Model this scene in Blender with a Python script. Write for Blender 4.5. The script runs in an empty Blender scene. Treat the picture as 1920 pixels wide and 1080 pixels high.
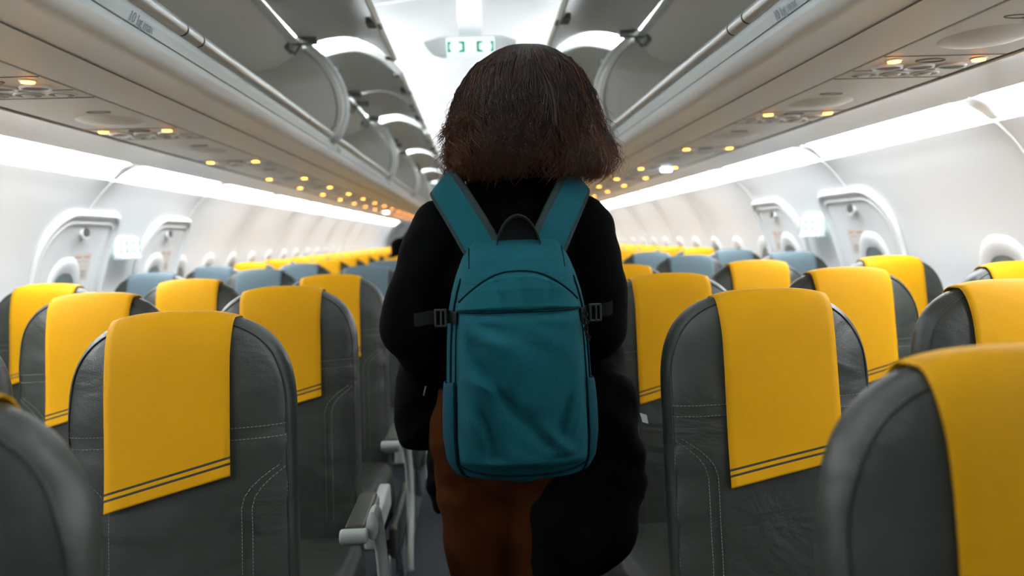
import bpy, bmesh, math, random
import numpy as np
from mathutils import Vector, Matrix
random.seed(7); rng = np.random.default_rng(7)
sc = bpy.context.scene
COL = sc.collection
CZ = 1.235                                   # eye height of the camera above the floor

# ------------------------------------------------------------------ camera, world, exposure
F = 1541.0
cy = Vector((893-960, 540-447, -F)).normalized()
ct = Vector((math.cos(.032), math.sin(.032), 0))
cx = (ct - cy*ct.dot(cy)).normalized()
cz = cx.cross(cy)
R = Matrix((cx, cy, cz))                     # camera vector -> world vector
cam = bpy.data.cameras.new('camera'); camo = bpy.data.objects.new('camera', cam); COL.objects.link(camo)
camo.matrix_world = Matrix.Translation((0, 0, CZ)) @ R.to_4x4()
cam.sensor_width = 36; cam.lens = F/1920*36; cam.clip_start = .05
cam.dof.use_dof = True; cam.dof.focus_distance = 1.50; cam.dof.aperture_fstop = 2.8
sc.camera = camo
sc.view_settings.view_transform = 'Standard'; sc.view_settings.look = 'None'
sc.view_settings.gamma = 1; sc.view_settings.use_curve_mapping = False
sc.view_settings.exposure = 0.35
W = bpy.data.worlds.new('world'); sc.world = W; W.use_nodes = True
W.node_tree.nodes['Background'].inputs[0].default_value = (.8, .9, 1, 1)
W.node_tree.nodes['Background'].inputs[1].default_value = .15
WASH, COVE, AMBER = 15.0, 95.0, 18.0

# ------------------------------------------------------------------ materials
def lin(c): return tuple((v/255/12.92 if v/255 <= .04045 else ((v/255+.055)/1.055)**2.4) for v in c) + (1,)
def mat(name, rgb, rough=.5, metal=0, noise=0, nscale=200, bump=0, bscale=300, sheen=0, stretch=None, spec=.5, emis=None, estr=0, trans=0):
    m = bpy.data.materials.new(name); m.use_nodes = True
    nt = m.node_tree; b = nt.nodes['Principled BSDF']
    c = lin(rgb)
    b.inputs['Base Color'].default_value = c; b.inputs['Roughness'].default_value = rough
    b.inputs['Metallic'].default_value = metal; b.inputs['Specular IOR Level'].default_value = spec
    if sheen: b.inputs['Sheen Weight'].default_value = sheen
    if trans: b.inputs['Transmission Weight'].default_value = trans
    tc = nt.nodes.new('ShaderNodeTexCoord'); src = tc.outputs['Object']
    if stretch:
        mp = nt.nodes.new('ShaderNodeMapping'); mp.inputs['Scale'].default_value = stretch
        nt.links.new(src, mp.inputs[0]); src = mp.outputs[0]
    if noise:
        n = nt.nodes.new('ShaderNodeTexNoise'); n.inputs['Scale'].default_value = nscale; n.inputs['Detail'].default_value = 4
        nt.links.new(src, n.inputs['Vector'])
        mr = nt.nodes.new('ShaderNodeMapRange'); mr.inputs[3].default_value = 1-noise; mr.inputs[4].default_value = 1+noise
        nt.links.new(n.outputs['Fac'], mr.inputs[0])
        mx = nt.nodes.new('ShaderNodeVectorMath'); mx.operation = 'SCALE'; mx.inputs[0].default_value = c[:3]
        nt.links.new(mr.outputs[0], mx.inputs['Scale']); nt.links.new(mx.outputs[0], b.inputs['Base Color'])
    if bump:
        n2 = nt.nodes.new('ShaderNodeTexNoise'); n2.inputs['Scale'].default_value = bscale; n2.inputs['Detail'].default_value = 3
        nt.links.new(src, n2.inputs['Vector'])
        bp = nt.nodes.new('ShaderNodeBump'); bp.inputs['Strength'].default_value = bump; bp.inputs['Distance'].default_value = .004
        nt.links.new(n2.outputs['Fac'], bp.inputs['Height']); nt.links.new(bp.outputs[0], b.inputs['Normal'])
    if emis:
        b.inputs['Emission Color'].default_value = lin(emis); b.inputs['Emission Strength'].default_value = estr
    return m
M = {}
M['wall'] = mat('wall_plastic', (226, 228, 228), .5, noise=.02, nscale=3)
M['ceil'] = mat('ceiling_plastic', (240, 241, 241), .5, noise=.01, nscale=3)
M['white'] = mat('white_plastic', (225, 228, 227), .35, noise=.01, nscale=40)
M['binout'] = mat('bin_plastic', (240, 239, 234), .38, noise=.02, nscale=600, bump=.05, bscale=900)
M['binin'] = mat('bin_lining', (243, 241, 234), .5, noise=.03, nscale=500)
M['bindoor'] = mat('bin_door_plastic', (228, 231, 227), .45, noise=.03, nscale=500)
M['blueband'] = mat('bin_front_band', (222, 233, 235), .35, noise=.02, nscale=300)
M['rail'] = mat('brushed_aluminium', (228, 230, 230), .3, metal=.6, noise=.05, nscale=60, stretch=(1, .05, 1))
M['psu'] = mat('service_panel_plastic', (228, 227, 221), .45, noise=.02, nscale=400)
M['groove'] = mat('dark_gap', (62, 66, 64), .7, noise=.05, nscale=50)
M['midgrey'] = mat('grey_plastic', (120, 124, 122), .5, noise=.05, nscale=100)
M['bracket'] = mat('bracket_metal', (130, 132, 126), .5, metal=.3, noise=.1, nscale=80)
M['diff'] = mat('light_diffuser', (245, 248, 250), .5, emis=(246, 250, 255), estr=WASH, noise=.01)
M['cove'] = mat('cove_light', (245, 248, 250), .5, emis=(244, 250, 255), estr=COVE, noise=.01)
M['amber'] = mat('amber_lamp', (255, 170, 60), .4, emis=(255, 150, 45), estr=AMBER, noise=.01)
M['cool'] = mat('reading_lamp', (230, 240, 255), .4, emis=(205, 225, 255), estr=30, noise=.01)
M['signw'] = mat('lit_sign', (170, 185, 185), .4, emis=(225, 250, 250), estr=.8, noise=.01)
M['signg'] = mat('sign_green', (10, 110, 80), .6, spec=.1, emis=(10, 140, 100), estr=.25, noise=.01)
def leather(name, rgb):
    m = mat(name, rgb, .42, noise=.10, nscale=90)
    nt = m.node_tree; b = nt.nodes['Principled BSDF']
    tc = nt.nodes.new('ShaderNodeTexCoord')
    mp = nt.nodes.new('ShaderNodeMapping'); mp.inputs['Rotation'].default_value = (0, .6, 0); mp.inputs['Scale'].default_value = (5, 4, 8)
    oi = nt.nodes.new('ShaderNodeObjectInfo'); ad = nt.nodes.new('ShaderNodeVectorMath'); ad.operation = 'ADD'
    nt.links.new(tc.outputs['Object'], ad.inputs[0]); nt.links.new(oi.outputs['Location'], ad.inputs[1]); nt.links.new(ad.outputs[0], mp.inputs[0])
    n = nt.nodes.new('ShaderNodeTexNoise'); n.inputs['Scale'].default_value = 1; n.inputs['Detail'].default_value = 3; n.inputs['Distortion'].default_value = 1.2
    nt.links.new(mp.outputs[0], n.inputs['Vector'])
    n2 = nt.nodes.new('ShaderNodeTexVoronoi'); n2.inputs['Scale'].default_value = 420
    nt.links.new(tc.outputs['Object'], n2.inputs['Vector'])
    b1 = nt.nodes.new('ShaderNodeBump'); b1.inputs['Strength'].default_value = .4; b1.inputs['Distance'].default_value = .02
    b2 = nt.nodes.new('ShaderNodeBump'); b2.inputs['Strength'].default_value = .25; b2.inputs['Distance'].default_value = .001
    nt.links.new(n.outputs['Fac'], b1.inputs['Height']); nt.links.new(n2.outputs['Distance'], b2.inputs['Height'])
    nt.links.new(b1.outputs[0], b2.inputs['Normal']); nt.links.new(b2.outputs[0], b.inputs['Normal'])
    return m
M['leather'] = leather('grey_leather', (47, 51, 45))
M['piping'] = mat('dark_piping', (34, 36, 34), .5, noise=.05)
M['stitch'] = mat('stitch_thread', (126, 130, 120), .7, noise=.05)
M['yellow'] = mat('yellow_cover', (214, 154, 0), .65, spec=.18, noise=.03, nscale=150, bump=.12, bscale=500)
M['bluecov'] = mat('grey_blue_cover', (96, 114, 121), .65, spec=.2, noise=.03, nscale=150, bump=.12, bscale=500)
M['stripe'] = mat('cover_stripe', (48, 54, 36), .6, noise=.03)
M['armw'] = mat('armrest_plastic', (176, 184, 178), .4, noise=.03, nscale=60)
M['armpad'] = mat('armrest_pad', (62, 66, 58), .35, noise=.08, nscale=90)
M['metal'] = mat('seat_frame_metal', (150, 156, 156), .35, metal=.8, noise=.05, nscale=40)
M['carpet'] = mat('carpet', (40, 44, 50), .95, noise=.3, nscale=500, bump=.4, bscale=900)
M['track'] = mat('seat_track', (120, 130, 135), .4, metal=.7, noise=.1, nscale=60)
M['glass'] = mat('window_shade', (104, 116, 114), .3, noise=.03, nscale=20)
M['placard'] = mat('placard', (212, 206, 196), .6, noise=.06, nscale=60)
M['red'] = mat('placard_red', (205, 120, 105), .6, noise=.05)
M['ink'] = mat('placard_ink', (130, 124, 114), .6, noise=.05)
M['ink2'] = mat('bin_lettering', (158, 170, 172), .6, noise=.05)
M['teal'] = mat('teal_canvas', (11, 68, 76), .9, spec=.12, noise=.28, nscale=330, bump=.3, bscale=700, sheen=.0)
M['tealnet'] = mat('teal_stretch_fabric', (8, 58, 70), .85, spec=.12, noise=.2, nscale=200, bump=.4, bscale=60, stretch=(8, 8, .3))
M['seam'] = mat('teal_seam', (4, 26, 31), .9, spec=.05, noise=.1)
M['web'] = mat('black_webbing', (16, 18, 19), .8, spec=.15, noise=.2, nscale=400, bump=.3, bscale=800)
M['edging'] = mat('charcoal_mesh_edging', (38, 48, 48), .9, spec=.1, noise=.35, nscale=450, bump=.3, bscale=900)
M['buckle'] = mat('black_buckle', (34, 36, 37), .3, noise=.05)
M['black'] = mat('black_wool', (3, 4, 4), .95, noise=.3, nscale=200, bump=.3, bscale=300, spec=.05)
M['coat'] = mat('black_coat_fabric', (3, 4, 4), .85, noise=.3, nscale=60, bump=.5, bscale=40, spec=.08)
M['trouser'] = mat('rust_brown_trouser', (64, 31, 8), .95, spec=.08, noise=.2, nscale=250, bump=.5, bscale=25)
M['skin'] = mat('skin', (196, 150, 122), .5, noise=.05, nscale=60)
M['shoe'] = mat('black_shoe', (16, 16, 17), .4, noise=.1)
M['sole'] = mat('shoe_sole', (60, 58, 55), .7, noise=.1)
M['tag'] = mat('white_tag', (214, 218, 218), .6, noise=.05)
# hair: brown varied from strand to strand, with edge light painted in, through an attribute
m = mat('dark_brown_hair', (40, 26, 18), .42, spec=.22); nt = m.node_tree; b = nt.nodes['Principled BSDF']
at = nt.nodes.new('ShaderNodeAttribute'); at.attribute_name = 'tone'
cr = nt.nodes.new('ShaderNodeValToRGB'); cr.color_ramp.elements[0].color = lin((5, 3, 3)); cr.color_ramp.elements[1].color = lin((88, 48, 20))
nt.links.new(at.outputs['Fac'], cr.inputs[0]); nt.links.new(cr.outputs[0], b.inputs['Base Color'])
M['hair'] = m
M['hairbase'] = mat('hair_under', (6, 4, 3), .75, noise=.3, nscale=120, spec=.1)

# ------------------------------------------------------------------ helpers
def new_mesh(name, verts, faces, m, parent=None, smooth=True, loc=(0, 0, 0)):
    me = bpy.data.meshes.new(name); me.from_pydata([tuple(v) for v in verts], [], faces); me.update()
    for k in (m if isinstance(m, list) else [m]): me.materials.append(M[k])
    if smooth: me.shade_smooth()
    o = bpy.data.objects.new(name, me); o.location = loc; COL.objects.link(o)
    if parent: o.parent = parent
    return o
def link_bm(name, bm, m, parent=None, smooth=False, loc=(0, 0, 0), bevel=0, seg=2):
    bmesh.ops.recalc_face_normals(bm, faces=bm.faces)
    me = bpy.data.meshes.new(name); bm.to_mesh(me); bm.free()
    for k in (m if isinstance(m, list) else [m]): me.materials.append(M[k])
    o = bpy.data.objects.new(name, me); o.location = loc; COL.objects.link(o)
    if smooth:
        me.shade_smooth()
    if bevel:
        md = o.modifiers.new('bevel', 'BEVEL'); md.width = bevel; md.segments = seg; md.limit_method = 'ANGLE'
        me.shade_smooth()
        wn = o.modifiers.new('wn', 'WEIGHTED_NORMAL'); wn.keep_sharp = True
    if parent: o.parent = parent
    return o
def empty(name, loc=(0, 0, 0)):
    o = bpy.data.objects.new(name, None); o.location = loc; o.empty_display_size = .1; COL.objects.link(o); return o
def tag(o, label=None, cat=None, group=None, kind=None):
    if label: o['label'] = label
    if cat: o['category'] = cat
    if group: o['group'] = group
    if kind: o['kind'] = kind
    return o
def dup(root, loc, label=None, group=None):
    def rec(o, par):
        c = o.copy(); COL.objects.link(c)
        if par: c.parent = par
        for ch in kids.get(o, []): rec(ch, c)
        return c
    kids = {}
    for o in list(COL.objects):
        if o.parent: kids.setdefault(o.parent, []).append(o)
    c = rec(root, None); c.location = loc
    if label: c['label'] = label
    if group: c['group'] = group
    return c
def bx(bm, x0, x1, y0, y1, z0, z1, mi=0):
    vs = [bm.verts.new(p) for p in ((x0,y0,z0),(x1,y0,z0),(x1,y1,z0),(x0,y1,z0),(x0,y0,z1),(x1,y0,z1),(x1,y1,z1),(x0,y1,z1))]
    for f in ((0,3,2,1),(4,5,6,7),(0,1,5,4),(1,2,6,5),(2,3,7,6),(3,0,4,7)):
        fa = bm.faces.new([vs[i] for i in f]); fa.material_index = mi
def tube(bm, pts, r, n=8, closed=False, mi=0, flat=None):
    pts = [Vector(p) for p in pts]; rings = []; N = len(pts); up = Vector((0.01, .02, 1))
    rr = r if isinstance(r, (list, tuple)) else [r]*N
    prev = None
    for i, p in enumerate(pts):
        if closed: t = pts[(i+1) % N]-pts[i-1]
        else: t = pts[min(i+1, N-1)]-pts[max(i-1, 0)]
        t.normalize()
        if prev is None:
            a = t.cross(up)
            if a.length < .05: a = t.cross(Vector((1, 0, 0)))
        else:
            a = prev - t*prev.dot(t)
        a.normalize(); prev = a; b_ = t.cross(a)
        fa, fb = (1, 1) if flat is None else flat
        rings.append([bm.verts.new(p+(a*math.cos(2*math.pi*k/n)*fa+b_*math.sin(2*math.pi*k/n)*fb)*rr[i]) for k in range(n)])
    for i in range(N if closed else N-1):
        A, B = rings[i], rings[(i+1) % N]
        for k in range(n):
            f = bm.faces.new((A[k], A[(k+1) % n], B[(k+1) % n], B[k])); f.material_index = mi
    if not closed:
        bm.faces.new(rings[0][::-1]).material_index = mi; bm.faces.new(rings[-1]).material_index = mi
def cyl(bm, c, r, h, axis='z', n=20, mi=0, r2=None, sy=1):
    r2 = r if r2 is None else r2; A = []; B = []
    for k in range(n):
        a = 2*math.pi*k/n; u, v = math.cos(a), math.sin(a)*sy
        if axis == 'z': A.append(bm.verts.new((c[0]+u*r, c[1]+v*r, c[2]))); B.append(bm.verts.new((c[0]+u*r2, c[1]+v*r2, c[2]+h)))
        elif axis == 'y': A.append(bm.verts.new((c[0]+u*r, c[1], c[2]+v*r))); B.append(bm.verts.new((c[0]+u*r2, c[1]+h, c[2]+v*r2)))
        else: A.append(bm.verts.new((c[0], c[1]+u*r, c[2]+v*r))); B.append(bm.verts.new((c[0]+h, c[1]+u*r2, c[2]+v*r2)))
    for k in range(n): bm.faces.new((A[k], A[(k+1) % n], B[(k+1) % n], B[k])).material_index = mi
    bm.faces.new(A[::-1]).material_index = mi; bm.faces.new(B).material_index = mi
def catmull(pts, n=6):
    P = [Vector(p) for p in pts]; out = []
    for i in range(len(P)-1):
        p0, p1, p2, p3 = P[max(i-1, 0)], P[i], P[i+1], P[min(i+2, len(P)-1)]
        for k in range(n):
            t = k/n
            out.append(.5*((2*p1)+(-p0+p2)*t+(2*p0-5*p1+4*p2-p3)*t*t+(-p0+3*p1-3*p2+p3)*t**3))
    out.append(P[-1]); return out
def extrude_profile(bm, prof, y0, y1, s=1, closed=False, mi=None, caps=False):
    """profile of (X, Z relative to the eye) swept along Y; s = side sign"""
    A = [bm.verts.new((s*p[0], y0, CZ+p[1])) for p in prof]; B = [bm.verts.new((s*p[0], y1, CZ+p[1])) for p in prof]
    n = len(prof)
    for i in range(n if closed else n-1):
        j = (i+1) % n
        f = bm.faces.new((A[i], A[j], B[j], B[i]))
        if mi: f.material_index = mi[i]
    if caps: bm.faces.new(A[::-1]); bm.faces.new(B)
    return bm
def strip_solid(prof, t):
    """thicken an open 2D profile by t to a closed outline"""
    P = [Vector((p[0], p[1])) for p in prof]; N = []
    for i in range(len(P)):
        d = (P[min(i+1, len(P)-1)]-P[max(i-1, 0)]).normalized(); N.append(Vector((-d.y, d.x)))
    return [tuple(p) for p in P]+[tuple(P[i]+N[i]*t) for i in range(len(P)-1, -1, -1)]

Y0, Y1 = -2.2, 17.6
# ------------------------------------------------------------------ shell of the cabin
wall_prof = catmull([(1.565, .30, 0), (1.63, .235, 0), (1.71, .12, 0), (1.775, -.02, 0), (1.825, -.22, 0), (1.84, -.42, 0), (1.82, -.75, 0), (1.75, -1.02, 0), (1.66, -1.235, 0)], 6)
wall_prof = [(p.x, p.y) for p in wall_prof]
_wz = np.array([p[1] for p in wall_prof][::-1]); _wx = np.array([p[0] for p in wall_prof][::-1])
def wx(z): return float(np.interp(z, _wz, _wx))
for s, nm in ((-1, 'left'), (1, 'right')):
    bm = bmesh.new(); extrude_profile(bm, strip_solid(wall_prof, .03), Y0, Y1, s, closed=True, caps=True)
    tag(link_bm('wall_'+nm, bm, 'wall', smooth=False), kind='structure')
    me = bpy.data.objects['wall_'+nm].data; me.shade_smooth()
    md = bpy.data.objects['wall_'+nm].modifiers.new('es', 'EDGE_SPLIT'); md.split_angle = .7
bm = bmesh.new(); bx(bm, -1.7, 1.7, Y0, Y1, -.03, 0)
fl = tag(link_bm('floor', bm, 'carpet'), kind='structure')
for k, x in enumerate((-.32, .32, -1.05, 1.05)):
    bm = bmesh.new(); bx(bm, x-.018, x+.018, Y0, Y1, 0, .006); link_bm('seat_track', bm, 'track', fl)
ceil_prof = catmull([(-1.0, .90, 0), (-.72, .915, 0), (-.45, .955, 0), (-.2, .985, 0), (0, .99, 0), (.2, .985, 0), (.45, .955, 0), (.72, .915, 0), (1.0, .90, 0)], 5)
bm = bmesh.new(); extrude_profile(bm, strip_solid([(p.x, p.y) for p in ceil_prof], .03), Y0, Y1, 1, closed=True, caps=True)
ceil = tag(link_bm('ceiling', bm, 'ceil', smooth=True), kind='structure')
ceil.modifiers.new('es', 'EDGE_SPLIT').split_angle = .7
for k, y in enumerate(np.arange(1.3, Y1, 1.07)):        # raised ribs between the ceiling panels
    bm = bmesh.new(); tube(bm, [(p.x, y, CZ+p.y+.003) for p in ceil_prof if abs(p.x) < .7], .010, 6, flat=(1, .8)); link_bm('panel_rib', bm, 'ceil', ceil, smooth=True)
# end walls
for nm, y in (('rear', Y0), ('front', Y1)):
    bm = bmesh.new()
    out = [(-p[0], p[1]) for p in wall_prof][::-1]+[(-1.2, .95), (1.2, .95)]+wall_prof
    bm.faces.new([bm.verts.new((x, y, CZ+z)) for x, z in out])
    r = bmesh.ops.extrude_face_region(bm, geom=bm.faces[:])
    bmesh.ops.translate(bm, verts=[v for v in r['geom'] if isinstance(v, bmesh.types.BMVert)], vec=(0, .04, 0))
    tag(link_bm('wall_'+nm, bm, 'wall'), kind='structure')
bm = bmesh.new()
for k in range(14):
    x = -.33+k*.047
    cyl(bm, (x, Y1-.05, .05), .028, 1.95, n=10)
tag(link_bm('aisle_curtain', bm, 'midgrey', smooth=True), 'grey curtain closing the far end of the aisle', 'curtain')

# sidewall joints, coves above the bins, panel between light and service units
for s in (-1, 1):
    sd = 'left' if s < 0 else 'right'
    joint_y = [-.05, 1.19, 2.42, 3.66, 4.89]+[4.89+1.235*k for k in range(1, 10)]
    for k, y in enumerate(joint_y):
        bm = bmesh.new(); tube(bm, [(s*(p[0]-.001), y, CZ+p[1]) for p in wall_prof[:28]], .005, 6)
        t = link_bm('trim_%d' % (k+1+(20 if s > 0 else 0)), bm, 'white', smooth=True); tag(t, kind='structure')
    # outer ceiling panel above the window seats
    bm = bmesh.new(); extrude_profile(bm, strip_solid([(1.152, .352), (1.20, .356), (1.30, .352), (1.375, .343)], .02), Y0, Y1, s, closed=True, caps=True)
    tag(link_bm('trim_%d' % (41+(s > 0)), bm, 'binout', bevel=.003), kind='structure')
    bm = bmesh.new(); bx(bm, s*1.128, s*1.156, Y0, Y1, CZ+.356, CZ+.375)
    tag(link_bm('trim_%d' % (43+(s > 0)), bm, 'groove'), kind='structure')
    bm = bmesh.new(); bx(bm, s*.852, s*.862, Y0, Y1, CZ+.358, CZ+.38)
    tag(link_bm('trim_%d' % (45+(s > 0)), bm, 'groove'), kind='structure')
    # dark housing behind the wall-wash lamps
    bm = bmesh.new(); extrude_profile(bm, strip_solid([(1.38, .362), (1.46, .43), (1.6, .41), (1.62, .30)], .02), Y0, Y1, s, closed=True, caps=True)
    tag(link_bm('trim_%d' % (47+(s > 0)), bm, 'white', smooth=False), kind='structure')
    # diffusers, one per sidewall panel
    first = None
    ends = joint_y
    names = {1: 'nearest the camera, cut off by the frame edge'}
    ordw = ['first', 'second', 'third', 'fourth', 'fifth', 'sixth', 'seventh', 'eighth', 'ninth', 'tenth', 'eleventh', 'twelfth', 'thirteenth', 'fourteenth', 'fifteenth', 'sixteenth', 'seventeenth', 'eighteenth', 'nineteenth', 'twentieth']
    for k in range(len(ends)-1):
        ya, yb = ends[k]+.03, ends[k+1]-.03
        t = empty('wall_light', (s*1.47, (ya+yb)/2, CZ+.35))
        tag(t, 'bright white light panel above the %s wall windows, %s from the camera' % (sd, ordw[k]), 'light', 'light panels along the side walls')
        prof = catmull([(1.375, .362, 0), (1.42, .375, 0), (1.50, .36, 0), (1.56, .315, 0)], 4)
        vs = []; fs = []; NY = 30
        for j in range(NY+1):
            u = j/NY; y = ya+(yb-ya)*u; e = min(u, 1-u)*(yb-ya)
            pull = .10*max(0, 1-e/.17)**2.2               # rounded corners on the inboard edge
            for i, p in enumerate(prof):
                w = 1-i/(len(prof)-1)
                vs.append((s*(p.x+pull*w)-s*1.47, y-(ya+yb)/2, p.y-.35))
        n = len(prof)
        for j in range(NY):
            for i in range(n-1): fs.append((j*n+i, j*n+i+1, (j+1)*n+i+1, (j+1)*n+i))
        o = new_mesh('diffuser', vs, fs, 'diff', t)
        vs = []; fs = []; n = len(prof)                      # tapering rib that closes the joint to the next panel
        for i, p in enumerate(prof):
            w = 1-i/(n-1); hw = .026+.17*w**1.6
            for q in (-1, -.5, 0, .5, 1): vs.append((s*p.x-s*1.47, (yb-ya)/2+.03+hw*q, p.y-.350-.006-.004*(1-q*q)))
        for i in range(n-1):
            for q in range(4): fs.append((i*5+q, i*5+q+1, (i+1)*5+q+1, (i+1)*5+q))
        o = new_mesh('end_rib', vs, fs, 'binout', t); o.modifiers.new('sol', 'SOLIDIFY').thickness = .003

# ------------------------------------------------------------------ windows in the sidewalls
def on_wall(s, y, z, off=0): return (s*(wx(z)-off), y, CZ+z)
def window_at(s, y, idx, shade=True, zc=-.27, parent=None, col='glass', hw=.122, hh=.175):
    vs = []; fs = []; N = 36; lift = .013 if parent else 0
    rings = [(1.30, .001), (1.22, .009), (1.10, .011), (.97, .008), (.88, .004)]
    for r, off in rings:
        for k in range(N):
            a = 2*math.pi*k/N; c, sn = math.cos(a), math.sin(a)
            q = (abs(c)**2.6+abs(sn)**2.6)**(-1/2.6)
            vs.append(on_wall(s, y+hw*r*c*q, zc+hh*r*sn*q, off+.002+lift))
    for j in range(len(rings)-1):
        for k in range(N): fs.append((j*N+k, j*N+(k+1) % N, (j+1)*N+(k+1) % N, (j+1)*N+k))
    o = new_mesh('window_%d' % idx if parent is None else 'window_bezel', vs, fs, 'white', parent)
    vs = [on_wall(s, y, zc, .004+lift)]
    for k in range(N):
        a = 2*math.pi*k/N; c, sn = math.cos(a), math.sin(a); q = (abs(c)**2.6+abs(sn)**2.6)**(-1/2.6)
        vs.append(on_wall(s, y+hw*.90*c*q, zc+hh*.90*sn*q, .004+lift))
    new_mesh('window_pane', vs, [(0, k+1, (k+1) % N+1) for k in range(N)], col, o)
    if shade:       # pull-down shade with a grip lip
        bm = bmesh.new(); x = s*(wx(zc+.06)-.013)
        bx(bm, x-.006, x+.006, y-.05, y+.05, CZ+zc+.045, CZ+zc+.06); link_bm('shade_grip', bm, 'white', o, bevel=.003)
    if parent is None: tag(o, kind='structure')
wi = 1
win_y = [1.68, 2.21, 2.74]+[5.05+.533*k for k in range(20)]
for s in (-1, 1):
    for y in win_y:
        window_at(s, y, wi, shade=y < 6); wi += 1
# ------------------------------------------------------------------ overwing exit hatches
di = 1
for s in (-1, 1):
    for yc, wd in ((3.69, .62), (4.68, .58)):
        h = wd/2; top = .155; rad = .17
        pts = [(yc-h-.02, -.95), (yc-h, -.5), (yc-h, top-rad)]
        for k in range(1, 8):
            a = math.pi-k*math.pi/2/8; pts.append((yc-h+rad+rad*math.cos(a), top-rad+rad*math.sin(a)))
        pts.append((yc-h+rad, top)); pts.append((yc+h-.08, top))
        for k in range(1, 6):
            a = math.pi/2-k*math.pi/2/6; pts.append((yc+h-.08+.08*math.cos(a), top-.08+.08*math.sin(a)))
        pts += [(yc+h, top-.08), (yc+h, -.5), (yc+h, -.95)]
        dense = []
        for a_, b_ in zip(pts[:-1], pts[1:]):
            m_ = max(1, int(math.hypot(a_[0]-b_[0], a_[1]-b_[1])/.04)); dense += [(a_[0]+(b_[0]-a_[0])*q/m_, a_[1]+(b_[1]-a_[1])*q/m_) for q in range(m_)]
        pts = dense+[pts[-1]]
        # door leaf slightly proud of the wall
        zs = np.linspace(-.95, top, 24); vs = []; fs = []
        def span(z):
            if z < top-rad: lo = yc-h
            else: lo = yc-h+rad-math.sqrt(max(0, rad*rad-(z-top+rad)**2))
            hi = yc+h if z < top-.08 else yc+h-.08+math.sqrt(max(0, .0064-(z-top+.08)**2))
            return lo, hi
        for z in zs:
            lo, hi = span(z)
            for u in np.linspace(0, 1, 6): vs.append(on_wall(s, lo+(hi-lo)*u, z, .012))
        for j in range(23):
            for i in range(5): fs.append((j*6+i, j*6+i+1, (j+1)*6+i+1, (j+1)*6+i))
        d = new_mesh('door_%d' % di, vs, fs, 'wall'); so = d.modifiers.new('sol', 'SOLIDIFY'); so.thickness = .004; so.offset = 0; tag(d, kind='structure')
        bm = bmesh.new(); tube(bm, [on_wall(s, y, z, .012) for y, z in pts], .014, 8); link_bm('door_frame', bm, 'white', d, smooth=True)
        pin = [(yc+(y-yc)*.90, z-.035 if z > -.2 else z) for y, z in pts]
        bm = bmesh.new(); tube(bm, [on_wall(s, y, z, .014) for y, z in pin], .007, 6); link_bm('frame_bead', bm, 'white', d, smooth=True)
        # handle cover with its dark opening
        hz = .075
        bm = bmesh.new(); x = s*(wx(hz)-.016)
        cyl(bm, (x, yc, CZ+hz), .036, -s*.012, 'x', 20, sy=.75); hd = link_bm('handle_cover', bm, 'white', d, bevel=.004)
        bm = bmesh.new(); cyl(bm, (x-s*.012, yc, CZ+hz+.006), .029, -s*.004, 'x', 16, sy=.7); link_bm('handle_opening', bm, 'groove', hd)
        # instruction placard: pale sheet with printed red heads and grey text
        z1, z2 = -.01, -.13; vs = [on_wall(s, y, z, .0155) for y, z in ((yc-.01, z2), (yc+.15, z2), (yc+.15, z1), (yc-.01, z1))]
        p = new_mesh('instruction_placard', vs, [(0, 1, 2, 3)], 'placard', d, smooth=False)
        bm = bmesh.new()
        for a, b_, zz, zw, mi in ((.0, .06, -.025, .006, 1), (.08, .135, -.025, .006, 1)) + tuple((.0+.07*(i % 2), .055+.07*(i % 2), -.045-.011*(i//2), .004, 0) for i in range(14)):
            q = [on_wall(s, yc+a, CZ*0+zz, .017), on_wall(s, yc+b_, zz, .017), on_wall(s, yc+b_, zz-zw, .017), on_wall(s, yc+a, zz-zw, .017)]
            f = bm.faces.new([bm.verts.new(v) for v in q]); f.material_index = mi
        link_bm('printed_text', bm, ['ink', 'red'], p)
        window_at(s, yc-.06, 0, shade=False, parent=d, col='glass', hw=.12, hh=.17, zc=-.245)
        di += 1
# ------------------------------------------------------------------ lit exit signs
def sign_marks(parent, to3, k=.00072):
    for m in (1, -1):
        arc = [(-100+(-18)*math.cos(a), 27*math.sin(a)) for a in np.linspace(-math.pi/2, math.pi/2, 9)]
        crescent = [[(-127, arc[i][1]*1.12), arc[i], arc[i+1], (-127, arc[i+1][1]*1.12)] for i in range(8)]
        brk = [[(-72, 30), (-33, 30), (-33, 16), (-62, 19)], [(-72, -30), (-33, -30), (-33, -16), (-62, -19)], [(-47, -16.5), (-33, -16), (-33, 16), (-47, 17.5)]]
        for polys in (crescent, brk):
            bm = bmesh.new()
            for pts in polys: bm.faces.new([bm.verts.new(to3(m*x*k, z*k)) for x, z in pts])
            bmesh.ops.remove_doubles(bm, verts=bm.verts, dist=2e-4)
            link_bm('green_symbol', bm, 'signg', parent)
t = empty('exit_sign', (.004, 3.34, CZ+.765))
tag(t, 'lit green and white exit sign hanging under the centre of the ceiling', 'exit sign', 'lit exit signs')
bm = bmesh.new(); bx(bm, -.096, .096, 0, .03, -.038, .038); link_bm('lit_panel', bm, 'signw', t, bevel=.006)
sign_marks(t, lambda x, z: (x, -.002, z))
bm = bmesh.new()
pr = [(-.19, .03), (-.175, .0), (-.15, -.025), (-.12, -.035), (.12, -.035), (.15, -.025), (.175, 0), (.19, .03), (.12, .05), (-.12, .05)]
A = [bm.verts.new((x, .03, z)) for x, z in pr]; B = [bm.verts.new((x*.9, .16, z*.8+.03)) for x, z in pr]
for i in range(len(pr)): bm.faces.new((A[i], A[(i+1) % 10], B[(i+1) % 10], B[i]))
bm.faces.new(A); bm.faces.new(B); link_bm('housing', bm, 'white', t, bevel=.006)
bm = bmesh.new(); bx(bm, -.05, .05, .05, .12, .04, .235); link_bm('mount', bm, 'white', t, bevel=.006)
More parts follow.
